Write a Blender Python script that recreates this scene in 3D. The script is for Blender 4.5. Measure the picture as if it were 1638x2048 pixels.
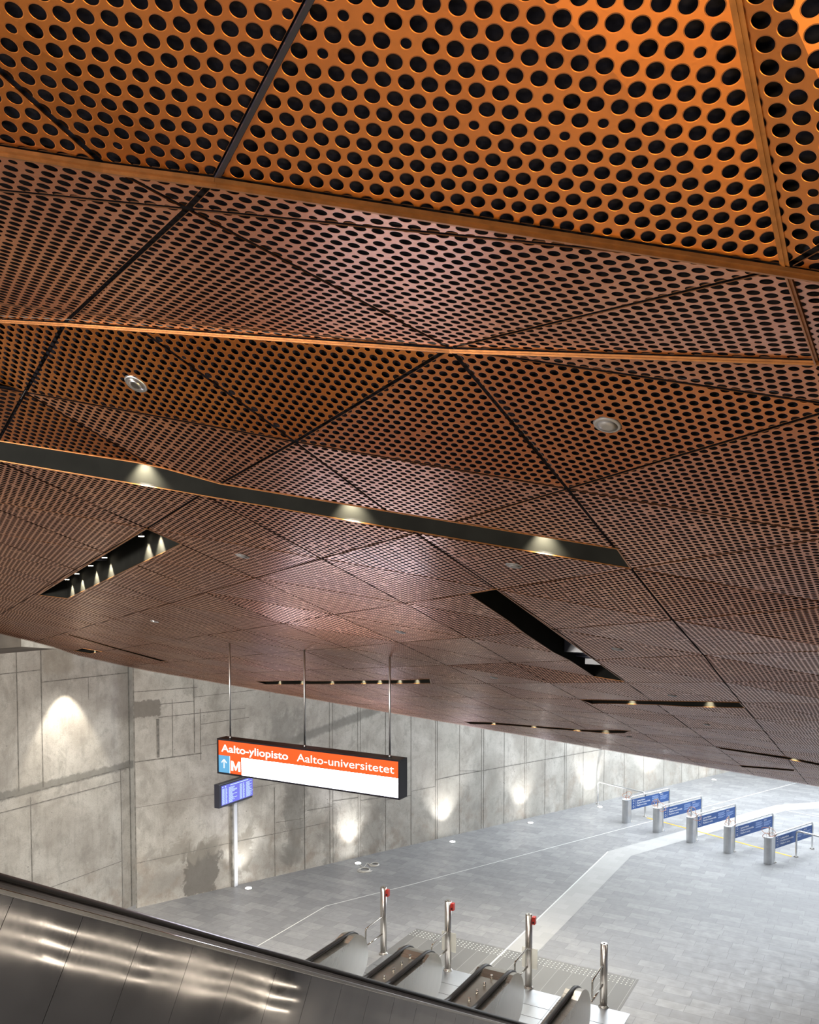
import bpy, bmesh, math, random
from mathutils import Vector, Matrix
random.seed(7)
for o in list(bpy.data.objects): bpy.data.objects.remove(o)
sc = bpy.context.scene
COL = sc.collection

# ------------------------------------------------------------------ camera
F, V0, PITCH, EYE = 1712.3, 1153.4, 0.04627, 8.0
PV = V0 + F*math.tan(PITCH)
cd = bpy.data.cameras.new('camera'); cam = bpy.data.objects.new('camera', cd); COL.objects.link(cam)
cam.location = (0, 0, EYE); cam.rotation_euler = (math.pi/2 - PITCH, 0, 0)
cd.sensor_fit = 'VERTICAL'; cd.sensor_height = 36; cd.lens = F*36/2048
cd.shift_y = (PV-1024)/2048; cd.clip_start = .05; cd.clip_end = 200
sc.camera = cam
sc.view_settings.view_transform = 'Standard'; sc.view_settings.look = 'None'
sc.view_settings.gamma = 1; sc.view_settings.use_curve_mapping = False
sc.view_settings.exposure = 1.0

# ------------------------------------------------------------------ world, hall lights and added fill lights
w = bpy.data.worlds.new('world'); sc.world = w; w.use_nodes = True
w.node_tree.nodes['Background'].inputs[0].default_value = (.85, .87, 1, 1)
w.node_tree.nodes['Background'].inputs[1].default_value = .14

TH = math.radians(29.21)                       # bearing of the escalators
S = Vector((math.sin(TH), math.cos(TH), 0)); Q = Vector((math.cos(TH), -math.sin(TH), 0)); Z = Vector((0, 0, 1))
TW = math.radians(53.68)                       # bearing of the long concrete wall
WV = Vector((math.sin(TW), math.cos(TW), 0)); WN = Vector((math.cos(TW), -math.sin(TW), 0))
def sq(s, q, z=0): return S*s + Q*q + Z*z

def area(name, loc, target, sx, sy, power, col=(1, 1, 1), spread=180):
    l = bpy.data.lights.new(name, 'AREA'); l.shape = 'RECTANGLE'; l.size = sx; l.size_y = sy
    l.energy = power; l.color = col; l.spread = math.radians(spread)
    o = bpy.data.objects.new(name, l); COL.objects.link(o); o.location = loc
    o.rotation_euler = (Vector(target)-Vector(loc)).to_track_quat('-Z', 'Y').to_euler()
    return o
area('hall_light', (6, 31, 7.2), (5, 30, 0), 20, 13, 2500, (.88, .94, 1))
area('hall_light', (17, 27, 6.6), (15, 27, 0), 10, 10, 900, (.88, .94, 1))
area('unseen_fill_light', sq(.6, .2, 3.8), (.5, 1.8, 9.2), 2.6, 1.4, 58, (1, .70, .28), 120)  # unseen fill added below the camera to warm the near ceiling panels
area('unseen_fill_light', (-9, -2.5, 7.4), (-5.5, 20, 3.2), 4, 2.0, 2200, (1, .95, .87))  # unseen fill added behind the camera to brighten the concrete walls

def spot(name, loc, target, power, angle, blend=.6, size=.03, col=(1, 1, 1), parent=None):
    l = bpy.data.lights.new(name, 'SPOT'); l.energy = power; l.spot_size = math.radians(angle)
    l.spot_blend = blend; l.shadow_soft_size = size; l.color = col
    o = bpy.data.objects.new(name, l); COL.objects.link(o); o.location = loc
    o.rotation_euler = (Vector(target)-Vector(loc)).to_track_quat('-Z', 'Y').to_euler()
    if parent: o.parent = parent; o.matrix_parent_inverse = Matrix.Translation(parent.location).inverted()
    return o

# ------------------------------------------------------------------ helpers
def ray(u, v):
    c, s = math.cos(PITCH), math.sin(PITCH)
    a, b = (u-819)/F, (PV-v)/F
    return Vector((a, c + b*s, -s + b*c))
def at_z(u, v, z=0.0):
    r = ray(u, v); return r*((z-EYE)/r.z) + Z*EYE
def at_s(u, v, s0):
    r = ray(u, v); return r*(s0/r.dot(S)) + Z*EYE
def at_q(u, v, q0):
    r = ray(u, v); return r*(q0/r.dot(Q)) + Z*EYE

def tag(o, label=None, cat=None, group=None, kind=None):
    if label: o['label'] = label
    if cat: o['category'] = cat
    if group: o['group'] = group
    if kind: o['kind'] = kind
    return o
def empty(name, loc=(0, 0, 0), label=None, cat=None, group=None, kind=None):
    o = bpy.data.objects.new(name, None); COL.objects.link(o); o.location = loc
    o.empty_display_size = .1
    return tag(o, label, cat, group, kind)
def link(name, me, mat, parent=None):
    o = bpy.data.objects.new(name, me); COL.objects.link(o)
    for m in (mat if isinstance(mat, (list, tuple)) else [mat]): me.materials.append(m)
    if parent:
        o.parent = parent
        if any(abs(c) > 1e-9 for c in parent.location) :
            o.matrix_parent_inverse = Matrix.Translation(parent.location).inverted()
    return o
class MB:
    def __init__(s): s.v = []; s.f = []; s.uv = {}; s.mi = []; s.smooth = []
    def face(s, pts, uvs=None, mi=0, smooth=False):
        n = len(s.v); s.v += [tuple(p) for p in pts]; s.f.append(tuple(range(n, n+len(pts))))
        s.mi.append(mi); s.smooth.append(smooth)
        if uvs: s.uv[len(s.f)-1] = uvs
    def box(s, c, ax, ay, az, hx, hy, hz, mi=0):
        c = Vector(c); P = []
        for k in (-1, 1):
            for j in (-1, 1):
                for i in (-1, 1): P.append(c + ax*hx*i + ay*hy*j + az*hz*k)
        n = len(s.v); s.v += [tuple(p) for p in P]
        for f in ((0, 2, 3, 1), (4, 5, 7, 6), (0, 1, 5, 4), (2, 6, 7, 3), (0, 4, 6, 2), (1, 3, 7, 5)):
            s.f.append(tuple(n+i for i in f)); s.mi.append(mi); s.smooth.append(False)
    def bar(s, a, b, w, h, up=Z, mi=0):
        a, b = Vector(a), Vector(b); d = (b-a).normalized(); x = d.cross(up).normalized(); y = x.cross(d)
        s.box((a+b)/2, d, x, y, (b-a).length/2, w/2, h/2, mi)
    def prism(s, pts, off, mi=0):
        off = Vector(off); pts = [Vector(p) for p in pts]; n = len(s.v); k = len(pts)
        s.v += [tuple(p) for p in pts] + [tuple(p+off) for p in pts]
        s.f.append(tuple(range(n, n+k))); s.f.append(tuple(range(n+2*k-1, n+k-1, -1)))
        for i in range(k): s.f.append((n+i, n+k+i, n+k+(i+1) % k, n+(i+1) % k))
        s.mi += [mi]*(k+2); s.smooth += [False]*(k+2)
    def cyl(s, a, b, r, seg=24, r2=None, caps=True, mi=0):
        a, b = Vector(a), Vector(b); r2 = r if r2 is None else r2; d = (b-a).normalized()
        x = d.orthogonal().normalized(); y = d.cross(x); n = len(s.v)
        for c, rr in ((a, r), (b, r2)):
            for i in range(seg):
                t = 2*math.pi*i/seg; s.v.append(tuple(c + x*rr*math.cos(t) + y*rr*math.sin(t)))
        for i in range(seg):
            s.f.append((n+i, n+(i+1) % seg, n+seg+(i+1) % seg, n+seg+i)); s.mi.append(mi); s.smooth.append(True)
        if caps:
            s.f.append(tuple(range(n+seg-1, n-1, -1))); s.f.append(tuple(range(n+seg, n+2*seg)))
            s.mi += [mi, mi]; s.smooth += [False, False]
    def tube(s, pts, r, seg=10, closed=False, mi=0, sx=1., sy=1., upv=None):
        pts = [Vector(p) for p in pts]; k = len(pts); n = len(s.v); x = None
        for i, p in enumerate(pts):
            if closed: d = (pts[(i+1) % k]-pts[i-1]).normalized()
            else: d = (pts[min(i+1, k-1)]-pts[max(i-1, 0)]).normalized()
            if upv is not None: x = d.cross(upv).normalized()
            elif x is None: x = d.orthogonal().normalized()
            else: x = (x - d*x.dot(d)).normalized()
            y = x.cross(d) if upv is not None else d.cross(x)
            for j in range(seg):
                t = 2*math.pi*j/seg; s.v.append(tuple(p + x*r*sx*math.cos(t) + y*r*sy*math.sin(t)))
        for i in range(k if closed else k-1):
            for j in range(seg):
                a = n+i*seg; b = n+((i+1) % k)*seg
                s.f.append((a+j, a+(j+1) % seg, b+(j+1) % seg, b+j)); s.mi.append(mi); s.smooth.append(True)
        if not closed:
            s.f.append(tuple(range(n+seg-1, n-1, -1))); s.f.append(tuple(range(n+(k-1)*seg, n+k*seg)))
            s.mi += [mi, mi]; s.smooth += [False, False]
    def build(s, name, mat, parent=None, bevel=0):
        me = bpy.data.meshes.new(name); me.from_pydata(s.v, [], s.f); me.update()
        for p in me.polygons: p.material_index = s.mi[p.index]; p.use_smooth = s.smooth[p.index]
        if s.uv:
            lay = me.uv_layers.new(name='UVMap')
            for fi, uvs in s.uv.items():
                for k, li in enumerate(me.polygons[fi].loop_indices): lay.data[li].uv = uvs[k]
        else:
            bm = bmesh.new(); bm.from_mesh(me); bmesh.ops.recalc_face_normals(bm, faces=bm.faces)
            bm.to_mesh(me); bm.free()
        o = link(name, me, mat, parent)
        if bevel:
            m = o.modifiers.new('bevel', 'BEVEL'); m.width = bevel; m.segments = 2; m.limit_method = 'ANGLE'
        return o
def smooth_path(pts, n=8):
    pts = [Vector(p) for p in pts]; P = [pts[0]*2-pts[1]]+pts+[pts[-1]*2-pts[-2]]; out = []
    for i in range(1, len(P)-2):
        for k in range(n):
            t = k/n; a, b, c, d = P[i-1], P[i], P[i+1], P[i+2]
            out.append(.5*((2*b)+(c-a)*t+(2*a-5*b+4*c-d)*t*t+(3*b-a-3*c+d)*t**3))
    out.append(pts[-1]); return out

# ------------------------------------------------------------------ materials
def newmat(name):
    m = bpy.data.materials.new(name); m.use_nodes = True; nt = m.node_tree
    return m, nt, nt.nodes['Principled BSDF']
class NG:
    """tiny node helper"""
    def __init__(s, nt): s.nt = nt; s.N = nt.nodes; s.L = nt.links
    def put(s, sock, v):
        if hasattr(v, 'is_linked') or isinstance(v, bpy.types.NodeSocket): s.L.new(v, sock)
        elif v is not None: sock.default_value = v
    def math(s, op, a, b=None, c=None, clamp=False):
        n = s.N.new('ShaderNodeMath'); n.operation = op; n.use_clamp = clamp
        for i, x in enumerate((a, b, c)): s.put(n.inputs[i], x) if x is not None else None
        return n.outputs[0]
    def vmath(s, op, a, b=None, scale=None):
        n = s.N.new('ShaderNodeVectorMath'); n.operation = op
        s.put(n.inputs[0], a)
        if b is not None: s.put(n.inputs[1], b)
        if scale is not None: s.put(n.inputs['Scale'], scale)
        return n.outputs['Value'] if op in ('LENGTH', 'DOT_PRODUCT') else n.outputs[0]
    def mix(s, f, a, b, blend='MIX'):
        n = s.N.new('ShaderNodeMix'); n.data_type = 'RGBA'; n.blend_type = blend
        s.put(n.inputs[0], f); s.put(n.inputs[6], a); s.put(n.inputs[7], b); return n.outputs[2]
    def noise(s, vec, scale, detail=4, rough=.55, dist=0):
        n = s.N.new('ShaderNodeTexNoise'); s.put(n.inputs['Vector'], vec)
        n.inputs['Scale'].default_value = scale; n.inputs['Detail'].default_value = detail
        n.inputs['Roughness'].default_value = rough; n.inputs['Distortion'].default_value = dist
        return n.outputs[0]
    def ramp(s, f, a, b, c0=0., c1=1.):
        n = s.N.new('ShaderNodeMapRange'); s.put(n.inputs[0], f); n.inputs[1].default_value = a
        n.inputs[2].default_value = b; n.inputs[3].default_value = c0; n.inputs[4].default_value = c1
        n.interpolation_type = 'SMOOTHSTEP'; return n.outputs[0]
    def scale(s, vec, xyz):
        return s.vmath('MULTIPLY', vec, xyz)
    def uv(s): return s.N.new('ShaderNodeUVMap').outputs[0]
    def pos(s): return s.N.new('ShaderNodeNewGeometry').outputs['Position']
    def bump(s, h, strength, dist=.01):
        n = s.N.new('ShaderNodeBump'); s.put(n.inputs['Height'], h)
        n.inputs['Strength'].default_value = strength; n.inputs['Distance'].default_value = dist
        return n.outputs[0]
    def sep(s, v):
        n = s.N.new('ShaderNodeSeparateXYZ'); s.put(n.inputs[0], v); return n.outputs
def simple(name, col, rough=.5, metal=0., noise=0., nscale=20, spec=.5, coat=0):
    m, nt, b = newmat(name); g = NG(nt)
    b.inputs['Roughness'].default_value = rough; b.inputs['Metallic'].default_value = metal
    b.inputs['Specular IOR Level'].default_value = spec
    b.inputs['Coat Weight'].default_value = coat
    n = g.noise(g.pos(), nscale, 3)
    k = g.ramp(n, .3, .7, 1-noise, 1+noise)
    c = g.N.new('ShaderNodeRGB'); c.outputs[0].default_value = (*col, 1)
    nt.links.new(g.vmath('SCALE', c.outputs[0], scale=k), b.inputs['Base Color'])
    return m
def emis(name, col, strength):
    m, nt, b = newmat(name)
    b.inputs['Base Color'].default_value = (*[c*.5 for c in col], 1)
    b.inputs['Emission Color'].default_value = (*col, 1); b.inputs['Emission Strength'].default_value = strength
    b.inputs['Roughness'].default_value = .4
    return m
M = {}
def copper(name, holes=True):
    m, nt, b = newmat(name); g = NG(nt)
    P = g.pos()
    n1 = g.noise(P, 1.1, 3); n2 = g.noise(g.scale(P, (90, 90, 90)), 1, 3, .7)
    c = g.mix(g.ramp(n1, .3, .7), (.34, .093, .014, 1), (.43, .140, .024, 1))
    nt.links.new(c, b.inputs['Base Color'])
    b.inputs['Metallic'].default_value = .9
    nt.links.new(g.ramp(n2, .2, .8, .33, .44), b.inputs['Roughness'])
    b.inputs['Coat Weight'].default_value = .5; b.inputs['Coat Roughness'].default_value = .26
    nt.links.new(g.bump(n2, .12, .002), b.inputs['Normal'])
    if holes:
        uv = g.uv(); R3 = math.sqrt(3)
        p = g.vmath('MULTIPLY', uv, (1, 1/R3, 0))
        def lat(p):
            r = g.vmath('FLOOR', g.vmath('ADD', p, (.5, .5, 0)))
            d = g.vmath('LENGTH', g.vmath('MULTIPLY', g.vmath('SUBTRACT', p, r), (1, R3, 0)))
            return d, r
        dA, rA = lat(p); pB = g.vmath('ADD', p, (.5, .5, 0)); dB, rB = lat(pB)
        def rad(r, off):
            wn = g.N.new('ShaderNodeTexWhiteNoise'); wn.noise_dimensions = '3D'
            nt.links.new(g.vmath('ADD', r, (off, off*.3, off)), wn.inputs[0])
            return g.math('SUBTRACT', .355, g.math('MULTIPLY', g.math('LESS_THAN', wn.outputs[0], .035), .125))
        d = g.math('MINIMUM', g.math('SUBTRACT', dA, rad(rA, 3.3)), g.math('SUBTRACT', dB, rad(rB, 91.7)))
        hole = g.math('LESS_THAN', d, 0.)
        tr = g.N.new('ShaderNodeBsdfTransparent')
        mx = g.N.new('ShaderNodeMixShader'); nt.links.new(hole, mx.inputs[0])
        nt.links.new(b.outputs[0], mx.inputs[1]); nt.links.new(tr.outputs[0], mx.inputs[2])
        nt.links.new(mx.outputs[0], nt.nodes['Material Output'].inputs[0])
        hgt = g.math('ADD', g.ramp(d, 0, .045), g.math('MULTIPLY', n2, .08))
        bn = g.bump(hgt, .55, .0016); nt.links.new(bn, b.inputs['Normal'])
    return m
M['perf'] = copper('perforated_copper'); M['copper'] = simple('copper_trim', (.20, .078, .02), .42, .7, .15, 30)
M['panel_edge'] = simple('panel_edge', (.05, .018, .006), .6, 0, .1, 9, .1)
M['grey_rim'] = simple('grey_rim', (.10, .095, .095), .45, 0, .1, 9, .3)
M['fabric'] = simple('acoustic_fabric', (.0055, .005, .0065), .95, 0, .3, 60, .02)
M['recess'] = simple('black_recess', (.007, .007, .006), .8, 0, .2, 5, .08)
M['black'] = simple('black_paint', (.012, .010, .016), .35, 0, .1, 8)
M['rubber'] = simple('handrail_rubber', (.010, .009, .009), .28, 0, .1, 8, .5)
M['edge'] = simple('rubber_edge', (.05, .045, .045), .4, 0, .1, 8, .5)
M['steel'] = simple('steel', (.55, .53, .50), .28, 1, .05, 4)
M['polish'] = simple('polished_steel', (.62, .60, .56), .16, 1, .05, 4)
M['satin'] = simple('satin_steel', (.58, .59, .60), .38, 1, .05, 6)
M['red'] = simple('red_plastic', (.42, .03, .02), .35)
M['blue'] = simple('blue_panel', (.022, .08, .27), .4, 0, .05, 8)
M['whitepaint'] = simple('white_print', (.75, .78, .82), .5)
M['bluepale'] = simple('pale_print', (.30, .42, .68), .5)
M['polewhite'] = simple('pale_grey_paint', (.62, .64, .67), .4)
M['screenframe'] = simple('display_casing', (.03, .032, .05), .35)
M['yellow'] = simple('yellow_marking', (.80, .42, .03), .6, 0, .1, 12)
M['whiteline'] = simple('white_stone_strip', (.70, .73, .70), .6, 0, .05, 12)
M['cable'] = simple('white_cable', (.62, .60, .55), .5)
M['orangecable'] = simple('orange_cable', (.62, .28, .16), .5)
M['joint'] = simple('concrete_joint', (.20, .19, .17), .9, 0, .3, 9)
M['ledge'] = simple('ledge_concrete', (.24, .21, .18), .85, 0, .25, 1.5)
M['slab'] = simple('slab_concrete', (.3, .29, .28), .9, 0, .2, 1)
M['mastic'] = simple('dark_joint', (.05, .045, .045), .6)
M['lens'] = emis('uplight_lens', (1, .98, .95), 40)
M['lamp'] = emis('downlight_lens', (1, .88, .65), 14)
M['tubeglow'] = emis('tube_glow', (1, .86, .70), 2.6)
M['s_letter'] = emis('sign_letter', (1, .99, .985), .75)
M['s_orange'] = emis('sign_orange', (.93, .11, .014), .40)
M['s_white'] = emis('sign_white', (.82, .84, 1), 12)
M['s_blue'] = emis('sign_blue', (.12, .40, .68), .42)
M['d_blue'] = emis('screen_blue', (.15, .16, .70), .42)
M['d_text'] = emis('screen_text', (.66, .88, 1.0), .38)
def glassmat():
    m, nt, b = newmat('guard_glass'); b.inputs['Base Color'].default_value = (.9, .88, .8, 1)
    b.inputs['Transmission Weight'].default_value = .75; b.inputs['Roughness'].default_value = .35
    b.inputs['IOR'].default_value = 1.2; return m
M['glass'] = glassmat()

def brushed(name, col, rmin, rmax, wave):
    m, nt, b = newmat(name); g = NG(nt); uv = g.uv()
    b.inputs['Base Color'].default_value = (*col, 1); b.inputs['Metallic'].default_value = 1
    n = g.noise(g.scale(uv, (260, 3, 1)), 1, 4, .7)
    blot = g.noise(g.scale(uv, (1.6, .5, 1)), 1, 4)
    c = g.mix(g.ramp(blot, .3, .7), (*[x*.86 for x in col], 1), (*col, 1)); nt.links.new(c, b.inputs['Base Color'])
    nt.links.new(g.math('ADD', g.ramp(n, .3, .7, rmin, rmax), g.ramp(blot, .3, .7, -.03, .03)), b.inputs['Roughness'])
    big = g.noise(g.scale(uv, (.9, .9, 1)), 1, 1)
    h = g.math('MULTIPLY', big, wave)
    nt.links.new(g.bump(h, 1, 1.0), b.inputs['Normal'])
    return m
M['clad'] = brushed('brushed_cladding', (.52, .51, .50), .055, .085, .0045)
M['newel'] = brushed('newel_steel', (.46, .435, .39), .29, .325, .0015)
M['landing'] = brushed('landing_steel', (.62, .64, .66), .3, .45, .002)

def concrete(name, left):
    m, nt, b = newmat(name); g = NG(nt); uv = g.uv(); X = g.sep(uv)
    big = g.noise(uv, .9, 6, .6, .5); mid = g.noise(g.scale(uv, (3.2, 2.0, 1)), 1, 8, .68, .4)
    fine = g.noise(uv, 42, 4, .7); streak = g.noise(g.scale(uv, (9, .8, 1)), 1, 5, .6)
    c = g.mix(g.ramp(big, .32, .68), (.38, .355, .315, 1), (.58, .56, .51, 1))
    c = g.mix(g.ramp(mid, .48, .66, 0, .5), c, (.27, .255, .225, 1))
    m2 = g.noise(g.scale(uv, (7, 6, 1)), 1.5, 6, .75, .8)
    c = g.mix(g.ramp(m2, .52, .68, 0, .4), c, (.27, .255, .23, 1)); c = g.mix(g.ramp(m2, .42, .30, 0, .35), c, (.66, .65, .61, 1))
    c = g.mix(g.ramp(streak, .5, .75, 0, .30), c, (.26, .245, .22, 1))
    c = g.mix(g.ramp(fine, .4, .7, 0, .3), c, (.22, .21, .19, 1))
    # warm rust wash low down
    warm = g.noise(g.scale(uv, (1.4, 1.2, 1)), 1.3, 4, .6)
    c = g.mix(g.math('MULTIPLY', g.ramp(X[1], 2.2, .2), g.ramp(warm, .45, .7, 0, .55)), c, (.27, .205, .15, 1))
    vo = g.N.new('ShaderNodeTexVoronoi'); nt.links.new(uv, vo.inputs[0]); vo.inputs['Scale'].default_value = 5.5
    wn = g.noise(uv, 2.3, 2)
    pit = g.math('MULTIPLY', g.math('LESS_THAN', vo.outputs['Distance'], g.ramp(wn, .45, .75, .0, .13)), .55)
    c = g.mix(pit, c, (.10, .095, .085, 1))
    rag = g.noise(g.scale(uv, (7, 5, 1)), 1, 6, .7); rag2 = g.noise(g.scale(uv, (1.1, 2.4, 1)), 1.4, 5, .65)
    wob = g.math('MULTIPLY', g.math('SUBTRACT', rag, .5), .22)
    wob2 = g.math('MULTIPLY', g.math('SUBTRACT', g.noise(g.scale(uv, (2.2, 1.6, 1)), 1, 8, .72, .6), .5), 1.5)
    def band(coord, lo, hi, soft=.05, w=None):
        cc = g.math('ADD', coord, w or wob)
        return g.math('MULTIPLY', g.ramp(cc, lo-soft, lo+soft), g.ramp(cc, hi+soft, hi-soft))
    def patch(x0, x1, y0, y1, col, amt, soft=.05, w=None):
        nonlocal c
        if w == 2: w = wob2
        mk = g.math('MULTIPLY', band(X[0], x0, x1, soft, w), band(X[1], y0, y1, soft, w))
        c = g.mix(g.math('MULTIPLY', mk, amt), c, (*col, 1))
    if left:
        patch(-9, 1, 3.38, 3.56, (.20, .195, .175), .75, .03)
        patch(-2.4, -1.6, 5.9, 6.6, (.30, .26, .2), .4, .1)
        patch(-.5, .2, 4.6, 5.6, (.24, .21, .19), .45, .15)
    else:
        patch(-8.3, -7.55, 4.62, 5.02, (.17, .155, .135), .8, .02)         # dark poured patch
        patch(-8.3, -3.9, .15, .75, (.22, .21, .19), .4, .2)
        patch(-7.0, -6.1, 0.0, 1.25, (.14, .13, .115),   .8, .06, 2)            # dark seepage columns
        patch(-5.6, -5.2, .2, 1.3, (.17, .155, .13), .6, .1, 2)
        patch(-4.2, -3.6, .3, 2.6, (.17, .165, .15), .6, .15, 2)
        patch(-3.0, -2.6, 0, 1.7, (.20, .19, .17), .5, .1, 2)
        patch(-1.8, -.9, 0, 1.5, (.19, .18, .16), .45, .15, 2)
        patch(-7.6, -5.2, .95, 1.35, (.30, .28, .24), .7, .08, 2)
        patch(-5.0, -4.2, 2.3, 5, (.23, .215, .19), .35, .25, 2)
        patch(-4.6, -3.6, 2.9, 4.4, (.17, .165, .15), .5, .2, 2)
        # sloping stain line
        sl = g.math('SUBTRACT', X[1], g.math('ADD', 3.65, g.math('MULTIPLY', g.math('ADD', X[0], 3.6), .22)))
        mk = g.math('MULTIPLY', band(sl, -.12, .12, .05), g.math('MULTIPLY', g.ramp(X[0], -4.2, -3.8), g.ramp(X[0], -.8, -1.2)))
        c = g.mix(g.math('MULTIPLY', mk, .7), c, (.19, .185, .165, 1))
        # greyer board lanes further along
        lane = g.noise(g.scale(uv, (1.1, .01, 1)), 1, 1)
        c = g.mix(g.math('MULTIPLY', g.ramp(X[0], -1, 1), g.ramp(lane, .4, .6, 0, .35)), c, (.40, .39, .35, 1))
    nt.links.new(c, b.inputs['Base Color'])
    b.inputs['Roughness'].default_value = .8; b.inputs['Specular IOR Level'].default_value = .3
    h = g.math('ADD', g.math('MULTIPLY', mid, .5), g.math('SUBTRACT', g.math('MULTIPLY', fine, .25), pit))
    nt.links.new(g.bump(h, .45, .012), b.inputs['Normal'])
    return m
M['conc_main'] = concrete('board_marked_concrete', False); M['conc_left'] = concrete('cast_concrete', True)

def floormat():
    m, nt, b = newmat('stone_paving'); g = NG(nt); uv = g.uv()
    br = g.N.new('ShaderNodeTexBrick'); nt.links.new(uv, br.inputs[0])
    br.offset = .37; br.offset_frequency = 2; br.squash = 1.35; br.squash_frequency = 3
    br.inputs['Scale'].default_value = 1; br.inputs['Brick Width'].default_value = .52
    br.inputs['Row Height'].default_value = .30; br.inputs['Mortar Size'].default_value = .0035
    br.inputs['Mortar Smooth'].default_value = .2; br.inputs['Bias'].default_value = -.15
    br.inputs['Color1'].default_value = (.24, .243, .25, 1); br.inputs['Color2'].default_value = (.33, .333, .335, 1)
    br.inputs['Mortar'].default_value = (.13, .13, .13, 1)
    n = g.noise(uv, 5, 6, .65, .3); n2 = g.noise(uv, .25, 2)
    c = g.mix(g.ramp(n, .3, .7, 0, .35), br.outputs[0], (.19, .195, .20, 1))
    nt.links.new(c, b.inputs['Base Color'])
    nt.links.new(g.ramp(n, .2, .8, .34, .50), b.inputs['Roughness'])
    b.inputs['Specular IOR Level'].default_value = .45
    nt.links.new(g.bump(g.math('ADD', g.math('MULTIPLY', n, .2), g.math('MULTIPLY', br.outputs[1], -.8)), .3, .004), b.inputs['Normal'])
    return m
M['floor'] = floormat()
def palestone():
    m, nt, b = newmat('pale_stone'); g = NG(nt); uv = g.uv()
    br = g.N.new('ShaderNodeTexBrick'); nt.links.new(uv, br.inputs[0]); br.offset = .5
    br.inputs['Scale'].default_value = 1; br.inputs['Brick Width'].default_value = .3; br.inputs['Row Height'].default_value = .3
    br.inputs['Mortar Size'].default_value = .003
    br.inputs['Color1'].default_value = (.38, .38, .37, 1); br.inputs['Color2'].default_value = (.43, .43, .42, 1)
    br.inputs['Mortar'].default_value = (.36, .36, .36, 1)
    nt.links.new(br.outputs[0], b.inputs['Base Color']); b.inputs['Roughness'].default_value = .5
    return m
M['pale'] = palestone()
def tactilemat():
    m, nt, b = newmat('tactile_slabs'); g = NG(nt); uv = g.uv()
    br = g.N.new('ShaderNodeTexBrick'); nt.links.new(uv, br.inputs[0]); br.offset = 0
    br.inputs['Scale'].default_value = 1; br.inputs['Brick Width'].default_value = .30; br.inputs['Row Height'].default_value = 5
    br.inputs['Mortar Size'].default_value = .004
    br.inputs['Color1'].default_value = (.15, .15, .145, 1); br.inputs['Color2'].default_value = (.19, .19, .18, 1)
    br.inputs['Mortar'].default_value = (.34, .34, .33, 1)
    nt.links.new(br.outputs[0], b.inputs['Base Color']); b.inputs['Roughness'].default_value = .5
    return m
M['tactile'] = tactilemat()

# ------------------------------------------------------------------ floor and walls
def uvq(P): P = Vector(P); return (P.dot(Q), P.dot(S))
mb = MB()
fp = [sq(-3, -17), sq(-3, 3.2), sq(16, 3.2), sq(16, 16), sq(60, 16), sq(60, -17)]
mb.face(fp, [uvq(p) for p in fp])
fl = mb.build('floor', M['floor']); tag(fl, kind='structure')

LW = Vector((-6.74, 20.47, 0)); OW = Vector((.0149, 25.189, 0))
CORN = LW
def wl(s, z, off=0): return LW + S*s + Q*off + Z*z            # left wall: s from the corner
def wm(t, z, off=0): return OW + WV*t + WN*off + Z*z          # long wall: t along it
mb = MB()
def wq(mb, fn, a, b, z0, z1, off=0):
    mb.face([fn(a, z0, off), fn(b, z0, off), fn(b, z1, off), fn(a, z1, off)], [(a, z0), (b, z0), (b, z1), (a, z1)])
tc = (LW-OW).dot(WV)
wq(mb, wl, -14, -2.02, 0, 6.42); wq(mb, wl, -2.02, .6, 0, 8.2)
mb.face([wl(-2.02, 6.42, 0), wl(-2.02, 8.2, 0), wl(-2.02, 8.2, -1.2), wl(-2.02, 6.42, -1.2)], [(0, 6.4), (0, 8.2), (1, 8.2), (1, 6.4)])
wlo = mb.build('wall_left', M['conc_left']); tag(wlo, kind='structure')
mb = MB(); mb.box(wl(-8, 6.36, -.62), S, Q, Z, 6, .6, .06)
tag(mb.build('trim_1', M['ledge']), kind='structure')
mb = MB(); wq(mb, wl, -14, -2.02, 6.3, 11, -1.2)
tag(mb.build('wall_left_upper', M['ledge']), kind='structure')
mb = MB(); wq(mb, wm, tc+.02, 26, 0, 8.2)
wmo = mb.build('wall_back', M['conc_main']); tag(wmo, kind='structure')
# formwork joints: slender grooves filled dark
def joints(fn, V, H, parent):
    mb = MB(); d = .004
    for (x, z0, z1, wd) in V:
        n = max(1, int((z1-z0)/.9))
        mb.face([fn(x-wd/2, z0, d), fn(x+wd/2, z0, d), fn(x+wd/2, z1, d), fn(x-wd/2, z1, d)])
    for (x0, x1, z0, z1, wd) in H:
        mb.face([fn(x0, z0-wd/2, d), fn(x1, z1-wd/2, d), fn(x1, z1+wd/2, d), fn(x0, z0+wd/2, d)])
    mb.build('form_joints', M['joint'], parent)
joints(wl, [(-3.03, 3.5, 6.0, .022), (-3.03, 6.0, 6.42, .02), (-2.44, 3.45, 6.42, .025), (-2.76, 0, 3.3, .02), (-.30, 0, 3.42, .018), (-.02, 0, 8, .03), (-1.2, 5.2, 5.72, .008)],
       [(-6, -2.44, 6.0, 6.0, .018), (-2.44, 0, 5.73, 5.70, .02), (-6, -.3, 3.14, 3.13, .018), (-6, -.3, 1.2, 1.2, .014), (-6, 0, 3.40, 3.42, .02)], wlo)
V = [(-6.69, 3.6, 5.6, .02), (-6.53, 3.4, 4.7, .016), (-7.25, 3.55, 5.0, .014), (-7.62, 3.6, 4.55, .07), (-4.48, 0, 2.4, .02), (-8.2, 0, 8, .03)]
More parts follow.
